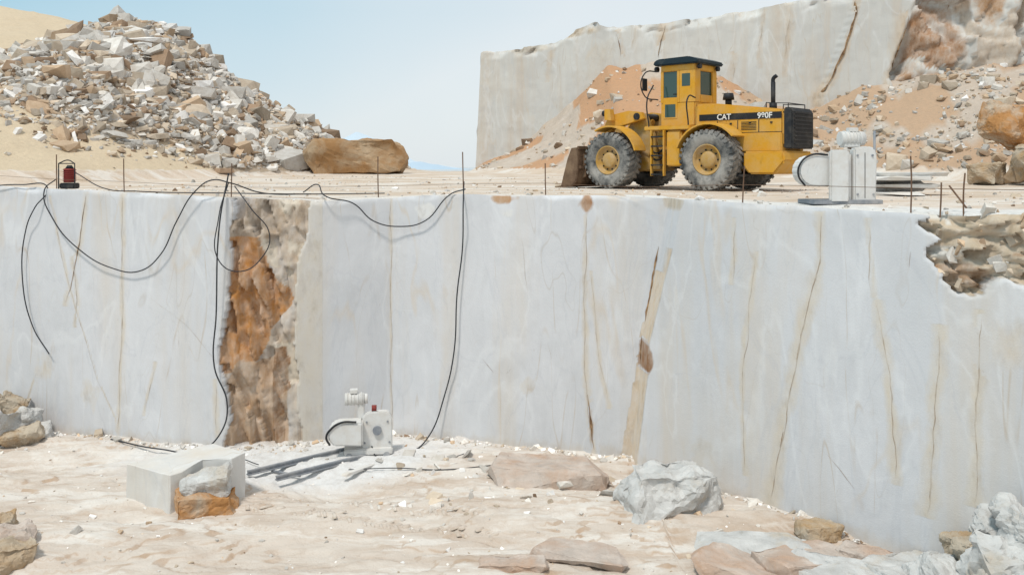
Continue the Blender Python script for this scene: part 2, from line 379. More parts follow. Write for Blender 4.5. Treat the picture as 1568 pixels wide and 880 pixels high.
ff=np.concatenate([np.linspace(0,.62,12)[:-1],np.linspace(.62,1,230)])
FX,FF=np.meshgrid(fx,ff)
back=np.maximum(wy_base(FX,FLOOR),0)+.35
FY=-12+(back+12)*FF
V=np.stack([FX,FY,floor_z(FX,FY)],-1).reshape(-1,3)
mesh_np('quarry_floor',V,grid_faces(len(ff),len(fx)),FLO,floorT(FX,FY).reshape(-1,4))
# ---------------------------------------------------------------- bench terrain
def ywall2(X): return 49.2-.512*X
def pile_parts(X,Y):
    zr=np.interp(X,[-60,-34,-27,-25.6,-25,-23.3,-22.2,-20,-18.2,-16.8,-16.4,-14.9,-12.7,-10.8,-8.2,-6,-4.5],[8.6,8.3,7.0,6.9,6.7,7.7,8.2,7.8,7.0,6.0,5.4,4.1,2.7,1.6,.55,.15,0])
    Yb=np.interp(X,[-60,-20,-16,-14,-12,-10,-6],[25,26,29,33,37,41,46])
    return zr,Yb
def zline(X): return np.interp(X,[-30,-27,-25,-23.6,-19.1,-14,-12.5,-12],[6.6,6.2,5.0,4.2,2.45,1.05,.5,0])
def bench_z(X,Y,fine=True):
    e=wy_base(X,0.)
    z=wtop(X)*np.exp(-np.clip(Y-e,0,99)/1.2)+.34*sm((Y-24)/22)
    zr,Yb=pile_parts(X,Y)
    t=np.clip((Y-Yb)/(50-Yb),0,1)**.95
    h=zr*t
    bk=np.where(X>-25.5,np.clip(1-(Y-50)/16,0,1),1+.34*np.clip((Y-50)/9,0,1))
    h=np.where(Y>50,zr*bk,h)
    wgt=np.clip(h/1.5,0,1)
    pm=sm((h-zline(X))/.5)*(h>.1)*(X>-26.5)
    h=h+wgt*.45*fbm(X*.35,Y*.35,0,4,80)+pm*.35+pm*.40*fbm(X*1.2,Y*1.2,0,3,84)
    m=np.interp(X,[-2.4,-1.2,.55,2.4,4.2,5,8.5,10.5,12.2,14.3,17.5,19,22,60],[0,.7,1.7,3.1,4.6,5.5,5.5,4.5,3.6,3.3,4.4,4.9,4.9,6])
    Yt=np.interp(X,[-2,5,14,20,30,60],[44,37,35,30,26,20])
    t2=np.clip((Y-Yt)/(ywall2(X)-Yt),0,1)
    h2=m*t2;h2=h2+np.clip(h2/1.2,0,1)*.55*fbm(X*.5,Y*.5,0,4,81)
    z=z+np.maximum(np.maximum(h,0),np.maximum(h2,0))
    z=z-9*sm((Y-57)/9)*(X>-26)
    z=z+.035*fbm(X*.8,Y*.8,0,3,82)*sm((Y-e)/1.0)+.012*fbm(X*4,Y*4,0,2,83)
    return z
bx=np.concatenate([np.arange(-60,-32,1.),np.arange(-32,-14,.2),np.arange(-14,9.4,.08),np.arange(9.4,26,.2),np.arange(26,61,1.)])
bf=np.linspace(0,1,230)**1.5
BX,BF=np.meshgrid(bx,bf)
e0=wy(BX,wtop(BX))
BY=e0+(74-e0)*BF
BZ=bench_z(BX,BY)
BZ[0]=wtop(bx)-.02
bt=np.zeros(BX.shape+(4,))
de=BY-e0
bt[...,:3]=(.71,.70,.68);bt[...,3]=np.where(BX>2.5,np.exp(-(de/1.6)**2),.6*np.exp(-(de/.35)**2))
sand=(BX<-7)&(BZ>.5);bt[sand]=(.60,.49,.35,.85)
rub=(BX<-7)&(BZ>zline(BX)+.4)&(BX>-26)&(BY<53);bt[rub]=(.40,.32,.24,.95)
om=(BX>-3)&(BZ>.55)&(BY>29);bt[om]=(.50,.29,.165,1)
gm=om&(BX>11);bt[gm]=(.48,.33,.22,.95)
gm2=om&(fbm(BX*.4,BY*.4,0,3,120)>.22);bt[gm2]=(.50,.42,.35,.7)
mesh_np('bench_ground',np.stack([BX,BY,BZ],-1).reshape(-1,3),grid_faces(len(bf),len(bx)),BEN,bt.reshape(-1,4))
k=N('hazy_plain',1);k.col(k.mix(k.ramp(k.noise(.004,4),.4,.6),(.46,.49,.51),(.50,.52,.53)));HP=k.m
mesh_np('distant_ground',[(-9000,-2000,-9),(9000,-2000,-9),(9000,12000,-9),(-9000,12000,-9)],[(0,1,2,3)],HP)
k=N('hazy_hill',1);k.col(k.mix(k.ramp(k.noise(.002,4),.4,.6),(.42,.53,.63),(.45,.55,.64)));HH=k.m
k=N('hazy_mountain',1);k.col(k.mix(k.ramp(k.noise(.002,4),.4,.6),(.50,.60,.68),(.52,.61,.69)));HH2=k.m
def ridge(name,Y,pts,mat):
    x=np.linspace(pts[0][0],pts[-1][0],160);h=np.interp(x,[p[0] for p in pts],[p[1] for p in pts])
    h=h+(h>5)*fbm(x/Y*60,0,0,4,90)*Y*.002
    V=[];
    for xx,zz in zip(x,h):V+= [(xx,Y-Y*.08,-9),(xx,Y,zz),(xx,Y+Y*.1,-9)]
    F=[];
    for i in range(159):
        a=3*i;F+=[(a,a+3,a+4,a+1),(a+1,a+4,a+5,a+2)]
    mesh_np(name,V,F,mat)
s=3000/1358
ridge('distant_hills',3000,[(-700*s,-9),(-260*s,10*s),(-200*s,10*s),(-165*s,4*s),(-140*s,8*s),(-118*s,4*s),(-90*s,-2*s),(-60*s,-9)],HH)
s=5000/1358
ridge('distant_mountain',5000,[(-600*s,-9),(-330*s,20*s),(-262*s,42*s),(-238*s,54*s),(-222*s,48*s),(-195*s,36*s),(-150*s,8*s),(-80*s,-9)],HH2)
# ---------------------------------------------------------------- upper back wall
def top2(X): return np.interp(X,[-1.8,2.36,3.3,4.28,5.57,7.36,10.5,14.4,17.4,19,24,45],[7.15,7.25,7.9,8.25,7.95,7.95,8.2,8.6,8.9,11,11.5,12])
def wy2(X,z):
    X=np.asarray(X,float);z=np.asarray(z,float)
    y=ywall2(X)+.12*fbm(X*.3,z*.2,0,3,101)+.03*fbm(X*2,z*2,0,3,102)
    x1=np.interp(z,[0,4,8.4,12],[13.4,14.5,15.95,17])
    y=y+np.where(X>x1,-.35,0)
    r=sm((X-np.interp(z,[0,4.5,7.3,12],[16.5,17.0,17.8,18.5]))/.15)
    y=y+r*(.3+facet(X+z*.3,z*.6,1.7,.6,.5,103)+facet(X,z,.5,.12,.4,104)+.15*fbm(X*2,z*2,0,3,105))
    lip=np.clip((z-top2(X)+.5)/.5,0,1);y=y+lip*np.clip(facet(X,z,.5,.3,.4,106)+.1,0,1)
    return y
x2=np.arange(-1.75,45,.11);n2=95
X2,F2=np.meshgrid(x2,np.linspace(0,1,n2))
T2=top2(X2)+.10*fbm(X2*1.3,0,0,3,107)+.12*facet(X2,X2*0,.8,.8,.3,108)*(X2<6)
Z2=-.5+(T2+.5)*F2
Y2=wy2(X2,Z2)
X2b=X2.copy();X2b-= (X2<-1.2)*(1-F2)*.35
tint=np.zeros((X2.size,4));XX,ZZ=X2,Z2
F2C=[([(15.95,8.5),(15.4,6.1),(14.85,4.8),(14.45,3.9)],.17,0),([(7.72,7.85),(7.5,6.2)],.11,0),([(5.5,7.6),(5.65,6.4)],.10,0),
    ([(17.8,7.4),(17.05,4.4)],.12,0),([(2.2,6.9),(2.0,5.8)],.03,1),([(10.9,6),(10.8,4.6)],.03,1),([(12.2,8),(12.0,6)],.03,1),([(13.3,8.4),(13.0,5.5)],.03,1),([(19.8,9),(19.4,7.6)],.1,0)]
for p,w,mi in F2C:
    q=sorted(p,key=lambda t:t[1]);xc=np.interp(ZZ,[t[1] for t in q],[t[0] for t in q])+.1*vn(ZZ*.8,p[0][0],0,88)
    m=np.exp(-((XX-xc)/(.20*(1+.7*vn(ZZ*.7,p[0][0],1,89))+.05))**2)*((ZZ>q[0][1]-.6)&(ZZ<q[-1][1]+.3))
    paintT(m*(.7 if not mi else .5)*(m>.1),(.53,.41,.29),1)
r=sm((X2-np.interp(Z2,[0,4.5,7.3,12],[16.5,17.0,17.8,18.5]))/.15)
paintT(r*.7,(.48,.38,.29),1);ell(18.8,6.0,1.3,2.0,(.34,.18,.09),1);ell(18.2,4.2,1.2,1.2,(.40,.22,.11));ell(23,6,1.2,1.6,(.44,.29,.18),.9);ell(20.9,7.8,.7,1.4,(.42,.24,.12),.9)
ell(3.6,7.9,1.6,.4,(.44,.36,.27),.8);ell(.6,7.1,1.8,.25,(.50,.44,.36),.7);ell(4.5,5.5,1.5,2.0,(.54,.48,.40),.5);ell(9,6,1.5,2.2,(.54,.50,.45),.4)
bw=mesh_np('upper_quarry_wall',np.stack([X2b,Y2,Z2],-1).reshape(-1,3),grid_faces(n2,len(x2)),MARB,tint)
sd=np.linspace(0,14,40);SF,SDm=np.meshgrid(sd,np.linspace(0,1,n2))
idx=X2b[:,0][:,None];SX=idx+.12*fbm(SF*.8,SDm*7,0,3,110)*(SF>0)+SF*.04;SY=Y2[:,0][:,None]+SF;SZ=np.broadcast_to(Z2[:,0][:,None],SF.shape)
mesh_np('side_face',np.stack([SX,SY,SZ],-1).reshape(-1,3),grid_faces(n2,40,True),MARB,np.zeros((SF.size,4)),True,bw)
TX,TF=np.meshgrid(x2,np.linspace(0,14,20));TY=Y2[-1][None,:]+TF;TZ=T2[-1][None,:]+.15*fbm(TX,TF,0,3,111)*(TF>0)
mesh_np('top_face',np.stack([TX,TY,TZ],-1).reshape(-1,3),grid_faces(20,len(x2)),BEN,np.zeros((TX.size,4)),True,bw)
for i,(p,w,m) in enumerate(F2C): crack(f'fissure_{i+1}',p,w,CRF if m else CRK,wy2,bw,.08,.05,.25)
# ---------------------------------------------------------------- rocks
def hull(seed,n=16,boxy=.6,block=False):
    r=np.random.default_rng(seed);bm=bmesh.new()
    if block:
        for sx_ in(-1,1):
            for sy_ in(-1,1):
                for sz_ in(-1,1):
                    p=np.array([sx_*r.uniform(.62,1),sy_*r.uniform(.6,1),sz_*r.uniform(.7,1)]);bm.verts.new(p)
                    if r.random()<.5: bm.verts.new(p*np.array([r.uniform(.3,.8),1.05,r.uniform(.8,1)]))
        bm.verts.new((1.02,r.uniform(-.4,.4),r.uniform(-.5,.3)));bm.verts.new((-1.0,r.uniform(-.4,.4),r.uniform(-.5,.3)))
    else:
        for i in range(n):
            p=r.uniform(-1,1,3);p=p/max(abs(p).max(),1e-3)*r.uniform(.75,1) if r.random()<boxy else p/np.linalg.norm(p)
            bm.verts.new(p)
    res=bmesh.ops.convex_hull(bm,input=bm.verts)
    bmesh.ops.delete(bm,geom=[g for g in set(res['geom_interior']+res['geom_unused']) if isinstance(g,bmesh.types.BMVert)],context='VERTS')
    bmesh.ops.recalc_face_normals(bm,faces=bm.faces)
    return bm
TPL=[]
for s_ in range(16):
    bm=hull(200+s_,13,block=s_%2==0);bm.verts.ensure_lookup_table();bmesh.ops.triangulate(bm,faces=bm.faces);bm.verts.index_update()
    v=np.array([x.co[:] for x in bm.verts]);f=np.array([[q.index for q in a.verts] for a in bm.faces]);bm.free();TPL.append((v/np.abs(v).max(0),f))
def rotm(n):
    q=rng.normal(size=(n,4));q/=np.linalg.norm(q,axis=1)[:,None];w,x,y,z=q.T
    return np.stack([1-2*(y*y+z*z),2*(x*y-z*w),2*(x*z+y*w),2*(x*y+z*w),1-2*(x*x+z*z),2*(y*z-x*w),2*(x*z-y*w),2*(y*z+x*w),1-2*(x*x+y*y)],-1).reshape(-1,3,3)
def scatter(name,P,size,cols,flat=.55,parent=None,lay=False):
    n=len(P);R=rotm(n);Vs=[];Fs=[];Cs=[];off=0
    for i in range(n):
        v,f=TPL[rng.integers(len(TPL))]
        sc=size[i]*np.array([1,rng.uniform(.5,.95),rng.uniform(flat*.5,flat*1.3)])
        if lay and rng.random()<.6:
            a=rng.uniform(0,6.28);b=rng.normal(.25,.25);M=np.array([[1,0,0],[0,math.cos(b),-math.sin(b)],[0,math.sin(b),math.cos(b)]])@np.array([[math.cos(a),-math.sin(a),0],[math.sin(a),math.cos(a),0],[0,0,1]])
        else:M=R[i]
        w=(v*sc)@M.T+P[i];Vs.append(w);Fs.append(f+off);off+=len(v)
        Cs.append(np.tile([*cols[i],1],(len(v),1)))
    return mesh_np(name,np.concatenate(Vs),np.concatenate(Fs),RUB,np.concatenate(Cs),False,parent)
PAL=np.array([(.56,.54,.51),(.46,.44,.41),(.46,.39,.31),(.44,.33,.23),(.27,.19,.13),(.66,.65,.64)])*1.28
def cols(n,p,k=1.0): 
    return PAL[rng.choice(6,n,p=p)]*rng.uniform(.62,1.15,(n,1))*k
n=90000;X=rng.uniform(-30,-6,n);Y=rng.uniform(27,51,n)
zr,Yb=pile_parts(X,Y);t=np.clip((Y-Yb)/(50-Yb),0,1);h=zr*t
keep=(h>zline(X)+rng.normal(0,.35,n))&(h>.15)
keep&=~((X<-24.2)&(rng.random(n)<.85))&~((X<-26)&(h>6))
X,Y=X[keep][:17000],Y[keep][:17000];n=len(X)
up=np.clip((bench_z(X,Y)-2)/5,0,1)
sz=np.clip(rng.lognormal(-2.3+.30*up,.66,n),.05,.85)
scatter('rubble_pile',np.stack([X,Y,bench_z(X,Y)+sz*.12],-1),sz,cols(n,[.24,.24,.23,.12,.09,.08]),.42,lay=True)
n=26000;X=rng.uniform(-2,25,n);Y=rng.uniform(29,48,n);z=bench_z(X,Y)
cl=.5+1.6*fbm(X*.35,Y*.35,0,3,121)
dens=np.where(X>11,.6,.16)*np.clip(cl,.03,1);keep=(z>.5)&(Y<ywall2(X)-.2)&(rng.random(n)<dens)
X,Y=X[keep],Y[keep];n=len(X);sz=np.clip(rng.lognormal(-2.5,.65,n),.035,.6)
scatter('rubble_mound',np.stack([X,Y,bench_z(X,Y)+sz*.05],-1),sz,cols(n,[.2,.15,.24,.25,.1,.06]),.55,lay=True)
n=900;X=rng.uniform(-12,12,n);Y=wy_base(X,0)+rng.uniform(.05,1,n)**1.5*18;sz=np.clip(rng.lognormal(-3.5,.5,n),.012,.12)
scatter('bench_stones',np.stack([X,Y,bench_z(X,Y)],-1),sz,cols(n,[.3,.2,.2,.1,.05,.15]),.6)
n=2200;X=rng.uniform(-13,8.5,n);d=np.abs(rng.normal(0,.16,n))+.01;far=rng.random(n)<.55;d=np.where(far,rng.uniform(.1,9,n),d)
Y=wy_base(X,FLOOR)-.06-d;sz=np.clip(rng.lognormal(-3.6,.6,n),.010,.16);sz=np.where(far,sz*.7,sz)
scatter('floor_stones',np.stack([X,Y,floor_z(X,Y)+sz*.1],-1),sz,cols(n,[.32,.18,.2,.06,.04,.2],1.2),.5,lay=True)
n=110;X=rng.normal(.3,1.9,n);Y=rng.normal(17.3,.9,n);Y=np.minimum(Y,wy_base(X,FLOOR)-.15);sz=np.clip(rng.lognormal(-2.5,.55,n),.04,.25)
scatter('stone_chips',np.stack([X,Y,floor_z(X,Y)+sz*.03],-1),sz,cols(n,[.3,.22,.24,.02,.02,.2],1.1),.18,lay=True)
n=170;X=rng.uniform(6.6,12,n);Z=rng.uniform(-1.7,.0,n);kp=crumb_mask(X,Z)>0;X,Z=X[kp],Z[kp];n=len(X);sz=np.clip(rng.lognormal(-2.7,.5,n),.03,.2)
scatter('crumbled_ledge',np.stack([X,wy(X,Z)+.03,Z],-1),sz,cols(n,[.20,.05,.40,.25,.10,.0],1.2),.6)
def boulder(name,c,dims,seed,mat,rz=0,n=18,boxy=.8,rough=.05,block=True,tilt=(0,0)):
    bm=hull(seed,n,boxy,block)
    vs=np.array([v.co[:] for v in bm.verts]);lo=vs.min(0);hi=vs.max(0)
    for v in bm.verts:
        for a in range(3):v.co[a]=((v.co[a]-lo[a])/(hi[a]-lo[a])-.5)*dims[a]
    bmesh.ops.dissolve_limit(bm,angle_limit=math.radians(7),verts=bm.verts,edges=bm.edges)
    bmesh.ops.bevel(bm,geom=bm.edges[:],offset=min(dims)*.018,segments=1,affect='EDGES')
    bmesh.ops.triangulate(bm,faces=bm.faces)
    L=max(dims)/18
    for _ in range(5):
        es=[e for e in bm.edges if e.calc_length()>L]
        if not es:break
        bmesh.ops.subdivide_edges(bm,edges=es,cuts=1);bmesh.ops.triangulate(bm,faces=[f for f in bm.faces if len(f.verts)>3])
    bm.normal_update();o=Vector((seed*3.1,seed*1.7,0));mD=min(dims)
    for v in bm.verts:
        q=v.co*(2.8/max(dims))+o
        fr=mn.fractal(q,1,2,5);stp=round(mn.noise(q*1.4)*4)/4
        v.co+=v.normal*(fr*rough*mD*1.5+stp*rough*mD*1.5)
    bmesh.ops.rotate(bm,cent=(0,0,0),matrix=Matrix.Rotation(tilt[0],3,'X')@Matrix.Rotation(tilt[1],3,'Y'),verts=bm.verts)
    ob=bm_obj(name,bm,mat,None,True);ob.data.set_sharp_from_angle(angle=math.radians(16));ob.location=c;ob.rotation_euler=(0,0,rz);return ob
boulder('boulder',(-7.5,42.6,1.10),(5.2,3.0,1.75),3,RBL,.05,rough=.075)
boulder('boulder',(16.6,29.5,2.0),(1.7,1.5,1.4),5,ROR,.3,tilt=(0,.4))
boulder('boulder',(17.0,28.5,.75),(2.2,1.6,1.2),6,RTN,.6,rough=.09)
boulder('boulder',(18.2,30,1.7),(1.6,1.4,1.6),8,RTN,.1,rough=.09)
boulder('boulder',(15.5,29,.4),(1.4,1,.7),9,RTN,.9,rough=.09)
boulder('stone_slab',(.70,17.5,FLOOR+.20),(2.45,1.25,.36),12,RPK,-.10,rough=.12)
boulder('marble_boulder',(2.9,16.1,FLOOR+.34),(1.85,1.2,.80),21,RWH,.15,rough=.13)
boulder('small_boulder',(5.15,14.95,FLOOR+.08),(.75,.5,.24),15,RTN,.3,rough=.12)
for i,(x,y,a,b,c_,m) in enumerate([(3.9,14.35,1.9,.9,.16,RWH),(4.7,13.9,1.9,1.0,.22,RPK),(3.5,13.6,1.5,.9,.22,RPK),(1.1,14.1,1.6,.8,.16,RPK),(.0,13.7,1.2,.6,.18,RPK),(4.9,13.3,1.8,.9,.3,RWH),(6.0,13.4,1.4,.9,.3,RWH),(5.6,14.05,.9,.6,.2,RPK)]):
    boulder('flat_rock',(x,y,FLOOR+.05),(a,b,c_),130+i,m,random.uniform(-.6,.6),rough=.13,tilt=(random.uniform(-.12,.12),random.uniform(-.12,.15)))
for i,(x,y,z,a,b,c_,m) in enumerate([(7.0,12.7,-5.05,1.7,1.1,1.2,RWH),(6.3,12.8,-5.35,1.1,.8,.5,RWH),(7.35,12.1,-4.75,1.1,1,1.3,RWH),(6.7,12.0,-5.2,1.2,1,.7,RWH),(6.75,13.1,-5.0,.7,.5,.4,RTN)]):
    boulder('rock_heap',(x,y,z),(a,b,c_),50+i,m,random.uniform(0,3),rough=.12,tilt=(random.uniform(-.3,.3),random.uniform(-.4,.4)))
for i,(x,y,z,a,b,c_,m) in enumerate([(-11.4,20.0,-5.25,1.3,.9,.6,RWH),(-10.9,19.8,-5.35,.9,.6,.4,RTN),(-11.5,20.4,-4.85,.9,.6,.4,RTN),(-10.7,20.1,-5.4,.6,.5,.3,RWH),(-12.0,19.9,-4.9,.9,.7,.8,RTN),(-11.1,20.3,-5.0,.6,.5,.3,RWH)]):
    boulder('rock_heap',(x,y,z),(a,b,c_),60+i,m,random.uniform(0,3),rough=.11,tilt=(random.uniform(-.4,.4),random.uniform(-.4,.4)))
for i,(x,y,z,a,b,c_,m) in enumerate([(-8.2,14.3,-5.4,1.0,.8,.4,RPK),(-7.9,13.8,-5.4,.9,.6,.4,RTN),(-8.6,14.9,-5.4,.7,.5,.4,RTN)]):
    boulder('corner_rock',(x,y,z),(a,b,c_),70+i,m,random.uniform(0,3),rough=.12)
for i in range(6):
    boulder('stacked_slab',(8.7+random.uniform(-.3,.4),20.2+random.uniform(-.4,.4),.05+.085*i),(random.uniform(1.3,1.9),random.uniform(.8,1.1),.09),80+i,MBL,random.uniform(-.25,.25),rough=.12)
# sawn block with notch
bm=bmesh.new()
base=[(-7.12,16.35),(-6.12,15.85),(-5.95,16.0),(-5.75,16.45),(-5.2,16.45),(-5.03,16.75),(-5.85,17.35)]
zt=[-4.82,-4.86,-4.84,-4.78,-4.76,-4.74,-4.76]
vb=[bm.verts.new((x,y,FLOOR-.05)) for x,y in base];vt=[bm.verts.new((x*.998-.012,y+.01,z)) for (x,y),z in zip(base,zt)]
bm.faces.new(vb[::-1]);bm.faces.new(vt)
for i in range(7):bm.faces.new((vb[i],vb[(i+1)%7],vt[(i+1)%7],vt[i]))
bmesh.ops.bevel(bm,geom=bm.edges[:],offset=.012,segments=1,affect='EDGES')
bmesh.ops.triangulate(bm,faces=bm.faces)
for _ in range(3):
    bmesh.ops.subdivide_edges(bm,edges=[e for e in bm.edges if e.calc_length()>.12],cuts=1);bmesh.ops.triangulate(bm,faces=[f for f in bm.faces if len(f.verts)>3])
for v in bm.verts:
    v.co+=Vector((mn.noise(v.co*4),mn.noise(v.co*4+Vector((5,0,0))),mn.noise(v.co*4+Vector((9,0,0)))))*.016
o=bm_obj('sawn_marble_block',bm,MBL,None,True);o.data.set_sharp_from_angle(angle=math.radians(20))
boulder('broken_rock',(-5.50,15.88,FLOOR+.18),(1.15,.6,.42),91,ROR,.1,rough=.10)
boulder('broken_rock',(-5.55,16.0,FLOOR+.46),(.95,.6,.38),92,RWH,.25,rough=.11,tilt=(.15,-.2))
# tyre tracks (pressed ridges)
V=[];F=[];T=[]
a=np.array([-4.7,16.0]);b=np.array([-.1,14.85]);d=(b-a)/np.linalg.norm(b-a);nrm=np.array([-d[1],d[0]])
for lane in(0,.42):
    L=np.linalg.norm(b-a);q=0
    while q<L-(lane*1.5):
        for sgn in(-1,1):
            if random.random()<.2+.25*abs(math.sin(q*1.7)):continue
            c=a+d*(q+random.uniform(-.02,.02)+(.07 if sgn>0 else 0))+nrm*(lane*1.6+sgn*.085+.03*math.sin(q*2))
            ang=math.atan2(d[1],d[0])+sgn*1.0;u=np.array([math.cos(ang),math.sin(ang)]);w=np.array([-u[1],u[0]])
            z=float(floor_z(np.array(c[0]),np.array(c[1])));o=len(V);hl=random.uniform(.07,.13);hz_=random.uniform(.015,.04)
            for (s1,s2,hh_) in((-1,-1,-.01),(1,-1,-.01),(1,1,-.01),(-1,1,-.01),(-.7,-.35,hz_),(.7,-.35,hz_),(.7,.35,hz_),(-.7,.35,hz_)):
                p=c+u*hl*s1+w*.038*s2;V.append((p[0]+random.uniform(-.01,.01),p[1]+random.uniform(-.01,.01),z+hh_+random.uniform(-.008,.008)));T.append((.50,.42,.34,.8 if hh_<0 else 0))  # ridge feet tinted darker: relief shading put into the colour
            F+=[(o+4,o+5,o+6,o+7),(o,o+1,o+5,o+4),(o+1,o+2,o+6,o+5),(o+2,o+3,o+7,o+6),(o+3,o,o+4,o+7)]
        q+=.15
mesh_np('tire_tracks',V,F,FLO,np.array(T),True)
# ---------------------------------------------------------------- wire saw machine
def saw(loc,rz,sc):
    e=empty('wire_saw_machine',loc,rz,sc)
    box('carriage',(-.35,.62),(-.3,.35),(.08,.2),WPT,e,.02)
    for x in(-.25,.5):
        for y in(-.28,.3):cyl('wheel',(x,y-.03,.07),(x,y+.03,.07),.07,GRY,e)
    def rr(x0,x1,z1,r=.16):
        p=[(x0,.18),(x1,.18)]
        for i in range(7):
            t=i/6*math.pi/2;p.append((x1-r+r*math.cos(t),z1-r+r*math.sin(t)))
        for i in range(7):
            t=math.pi/2+i/6*math.pi/2;p.append((x0+r+r*math.cos(t),z1-r+r*math.sin(t)))
        return p
    prism('pulley_guard',rr(.0,.62,.92,.2),-.18,-.06,WPT,e,.02)
    prism('guard_back',rr(.18,.60,.86,.12),.06,.22,WPT,e,.02)
    cyl('guard_hub',(.31,-.24,.55),(.31,-.17,.55),.09,GRY,e)
    for (x,z) in((.06,.3),(.56,.3),(.1,.72),(.52,.72)):cyl('guard_bolt',(x,-.2,z),(x,-.175,z),.02,GRY,e,8)
    box('gearbox',(.05,.5),(-.058,.058),(.2,.7),WPT,e,.02)
    prof=[(.02,.30),(.02,.78)]+[(-.42+.24*math.cos(t),.54+.24*math.sin(t)) for t in np.linspace(math.pi/2,math.pi*1.35,9)]+[(-.3,.32)]
    prism('drum_hood',prof,-.42,-.02,WPT,e,.03)
    tube('belt',[(-.1,-.43,.80),(-.4,-.43,.80),(-.6,-.43,.68),(-.69,-.43,.52),(-.62,-.43,.36)],.022,BLK,e)
    box('post',(-.08,.06),(-.1,.06),(.76,1.12),WPT,e,.02)
    cyl('motor',(-.34,-.02,1.16),(.05,-.02,1.16),.12,WPT,e)
    for i in range(5):cyl('motor_fin',(-.30+.07*i,-.02,1.16),(-.28+.07*i,-.02,1.16),.135,WPT,e)
    cyl('motor_cap',(.055,-.02,1.16),(.12,-.02,1.16),.10,WPT,e)
    box('motor_terminal',(-.24,-.08),(-.1,.06),(1.28,1.36),WPT,e,.01)
    cyl('red_knob',(.2,-.1,.98),(.30,-.1,.98),.06,RED,e)
    cyl('knob_stem',(.25,-.1,.86),(.25,-.1,.98),.03,GRY,e)
    return e
saw((-3.2,18.9,FLOOR+.06),.15,1.04)
e=empty('saw_rails')
def rail(p,q):
    p=Vector(p);q=Vector(q);d=(q-p);L=d.length;bm=bmesh.new()
    for (w,h,z) in((.11,.02,0),(.03,.06,.03),(.06,.025,.07)):
        r=bmesh.ops.create_cube(bm,size=1);bmesh.ops.scale(bm,vec=(L,w,h),verts=r['verts']);bmesh.ops.translate(bm,vec=(0,0,z),verts=r['verts'])
    o=bm_obj('rail',bm,GRY,e);o.location=(p+q)/2;o.rotation_euler=(0,-math.asin(d.z/L),math.atan2(d.y,d.x))
rail((-5.25,17.6,FLOOR+.09),(-3.3,19.3,FLOOR+.09));rail((-4.6,17.3,FLOOR+.09),(-2.65,19.0,FLOOR+.09))
for t in(.2,.5,.8):
    a=Vector((-5.25,17.6,FLOOR+.055)).lerp(Vector((-3.3,19.3,FLOOR+.055)),t);b=Vector((-4.6,17.3,FLOOR+.055)).lerp(Vector((-2.65,19.0,FLOOR+.055)),t)
    cyl('sleeper',a,b,.025,GRY,e,6)
boulder('plank_offcut',(-3.1,17.9,FLOOR+.08),(.9,.12,.06),95,MBL,.9,rough=.02)
e=empty('wire_saw_machine',(5.95,16.3,.0),.1,1.0)
prof=[(-.05,.28),(-.05,.85)]+[(-.55+.28*math.cos(t),.57+.28*math.sin(t)) for t in np.linspace(math.pi/2,math.pi*1.5,10)]
prism('drum_hood',prof,-.3,.05,WPT,e,.03)
tube('belt',[(-.3,-.31,.86),(-.6,-.31,.86),(-.8,-.31,.72),(-.85,-.31,.5),(-.72,-.31,.3)],.018,BLK,e)
box('guard_plate_1',(-.30,.06),(-.42,-.32),(.0,.95),WPT,e,.03);box('guard_plate_2',(.0,.16),(-.30,.2),(.0,.9),WPT,e,.03)
prism('pulley_guard',[(.18,0),(.60,0),(.62,.8),(.58,.98),(.45,1.02),(.18,.98)],-.35,-.15,WPT,e,.03)
box('column',(.2,.56),(-.13,.2),(0,.9),WPT,e,.03)
for (x,z) in((.24,.15),(.54,.15),(.24,.85),(.52,.85)):cyl('guard_bolt',(x,-.37,z),(x,-.345,z),.02,GRY,e,8)
box('guard_seam',(.375,.385),(-.356,-.352),(.08,.9),BLK,e,0)
cyl('motor',(.05,-.05,1.16),(.5,-.05,1.16),.13,WPT,e)
for i in range(5):cyl('motor_fin',(.12+.07*i,-.05,1.16),(.14+.07*i,-.05,1.16),.145,WPT,e)
box('motor_foot',(.1,.4),(-.15,.05),(1.0,1.08),WPT,e,.01);box('motor_terminal',(.2,.38),(-.12,.02),(1.28,1.36),WPT,e,.01)
cyl('pipe',(.64,-.2,.0),(.64,-.2,1.30),.022,GRY,e);box('base',(-.6,.7),(-.4,.3),(-.03,.05),GRY,e,.01)
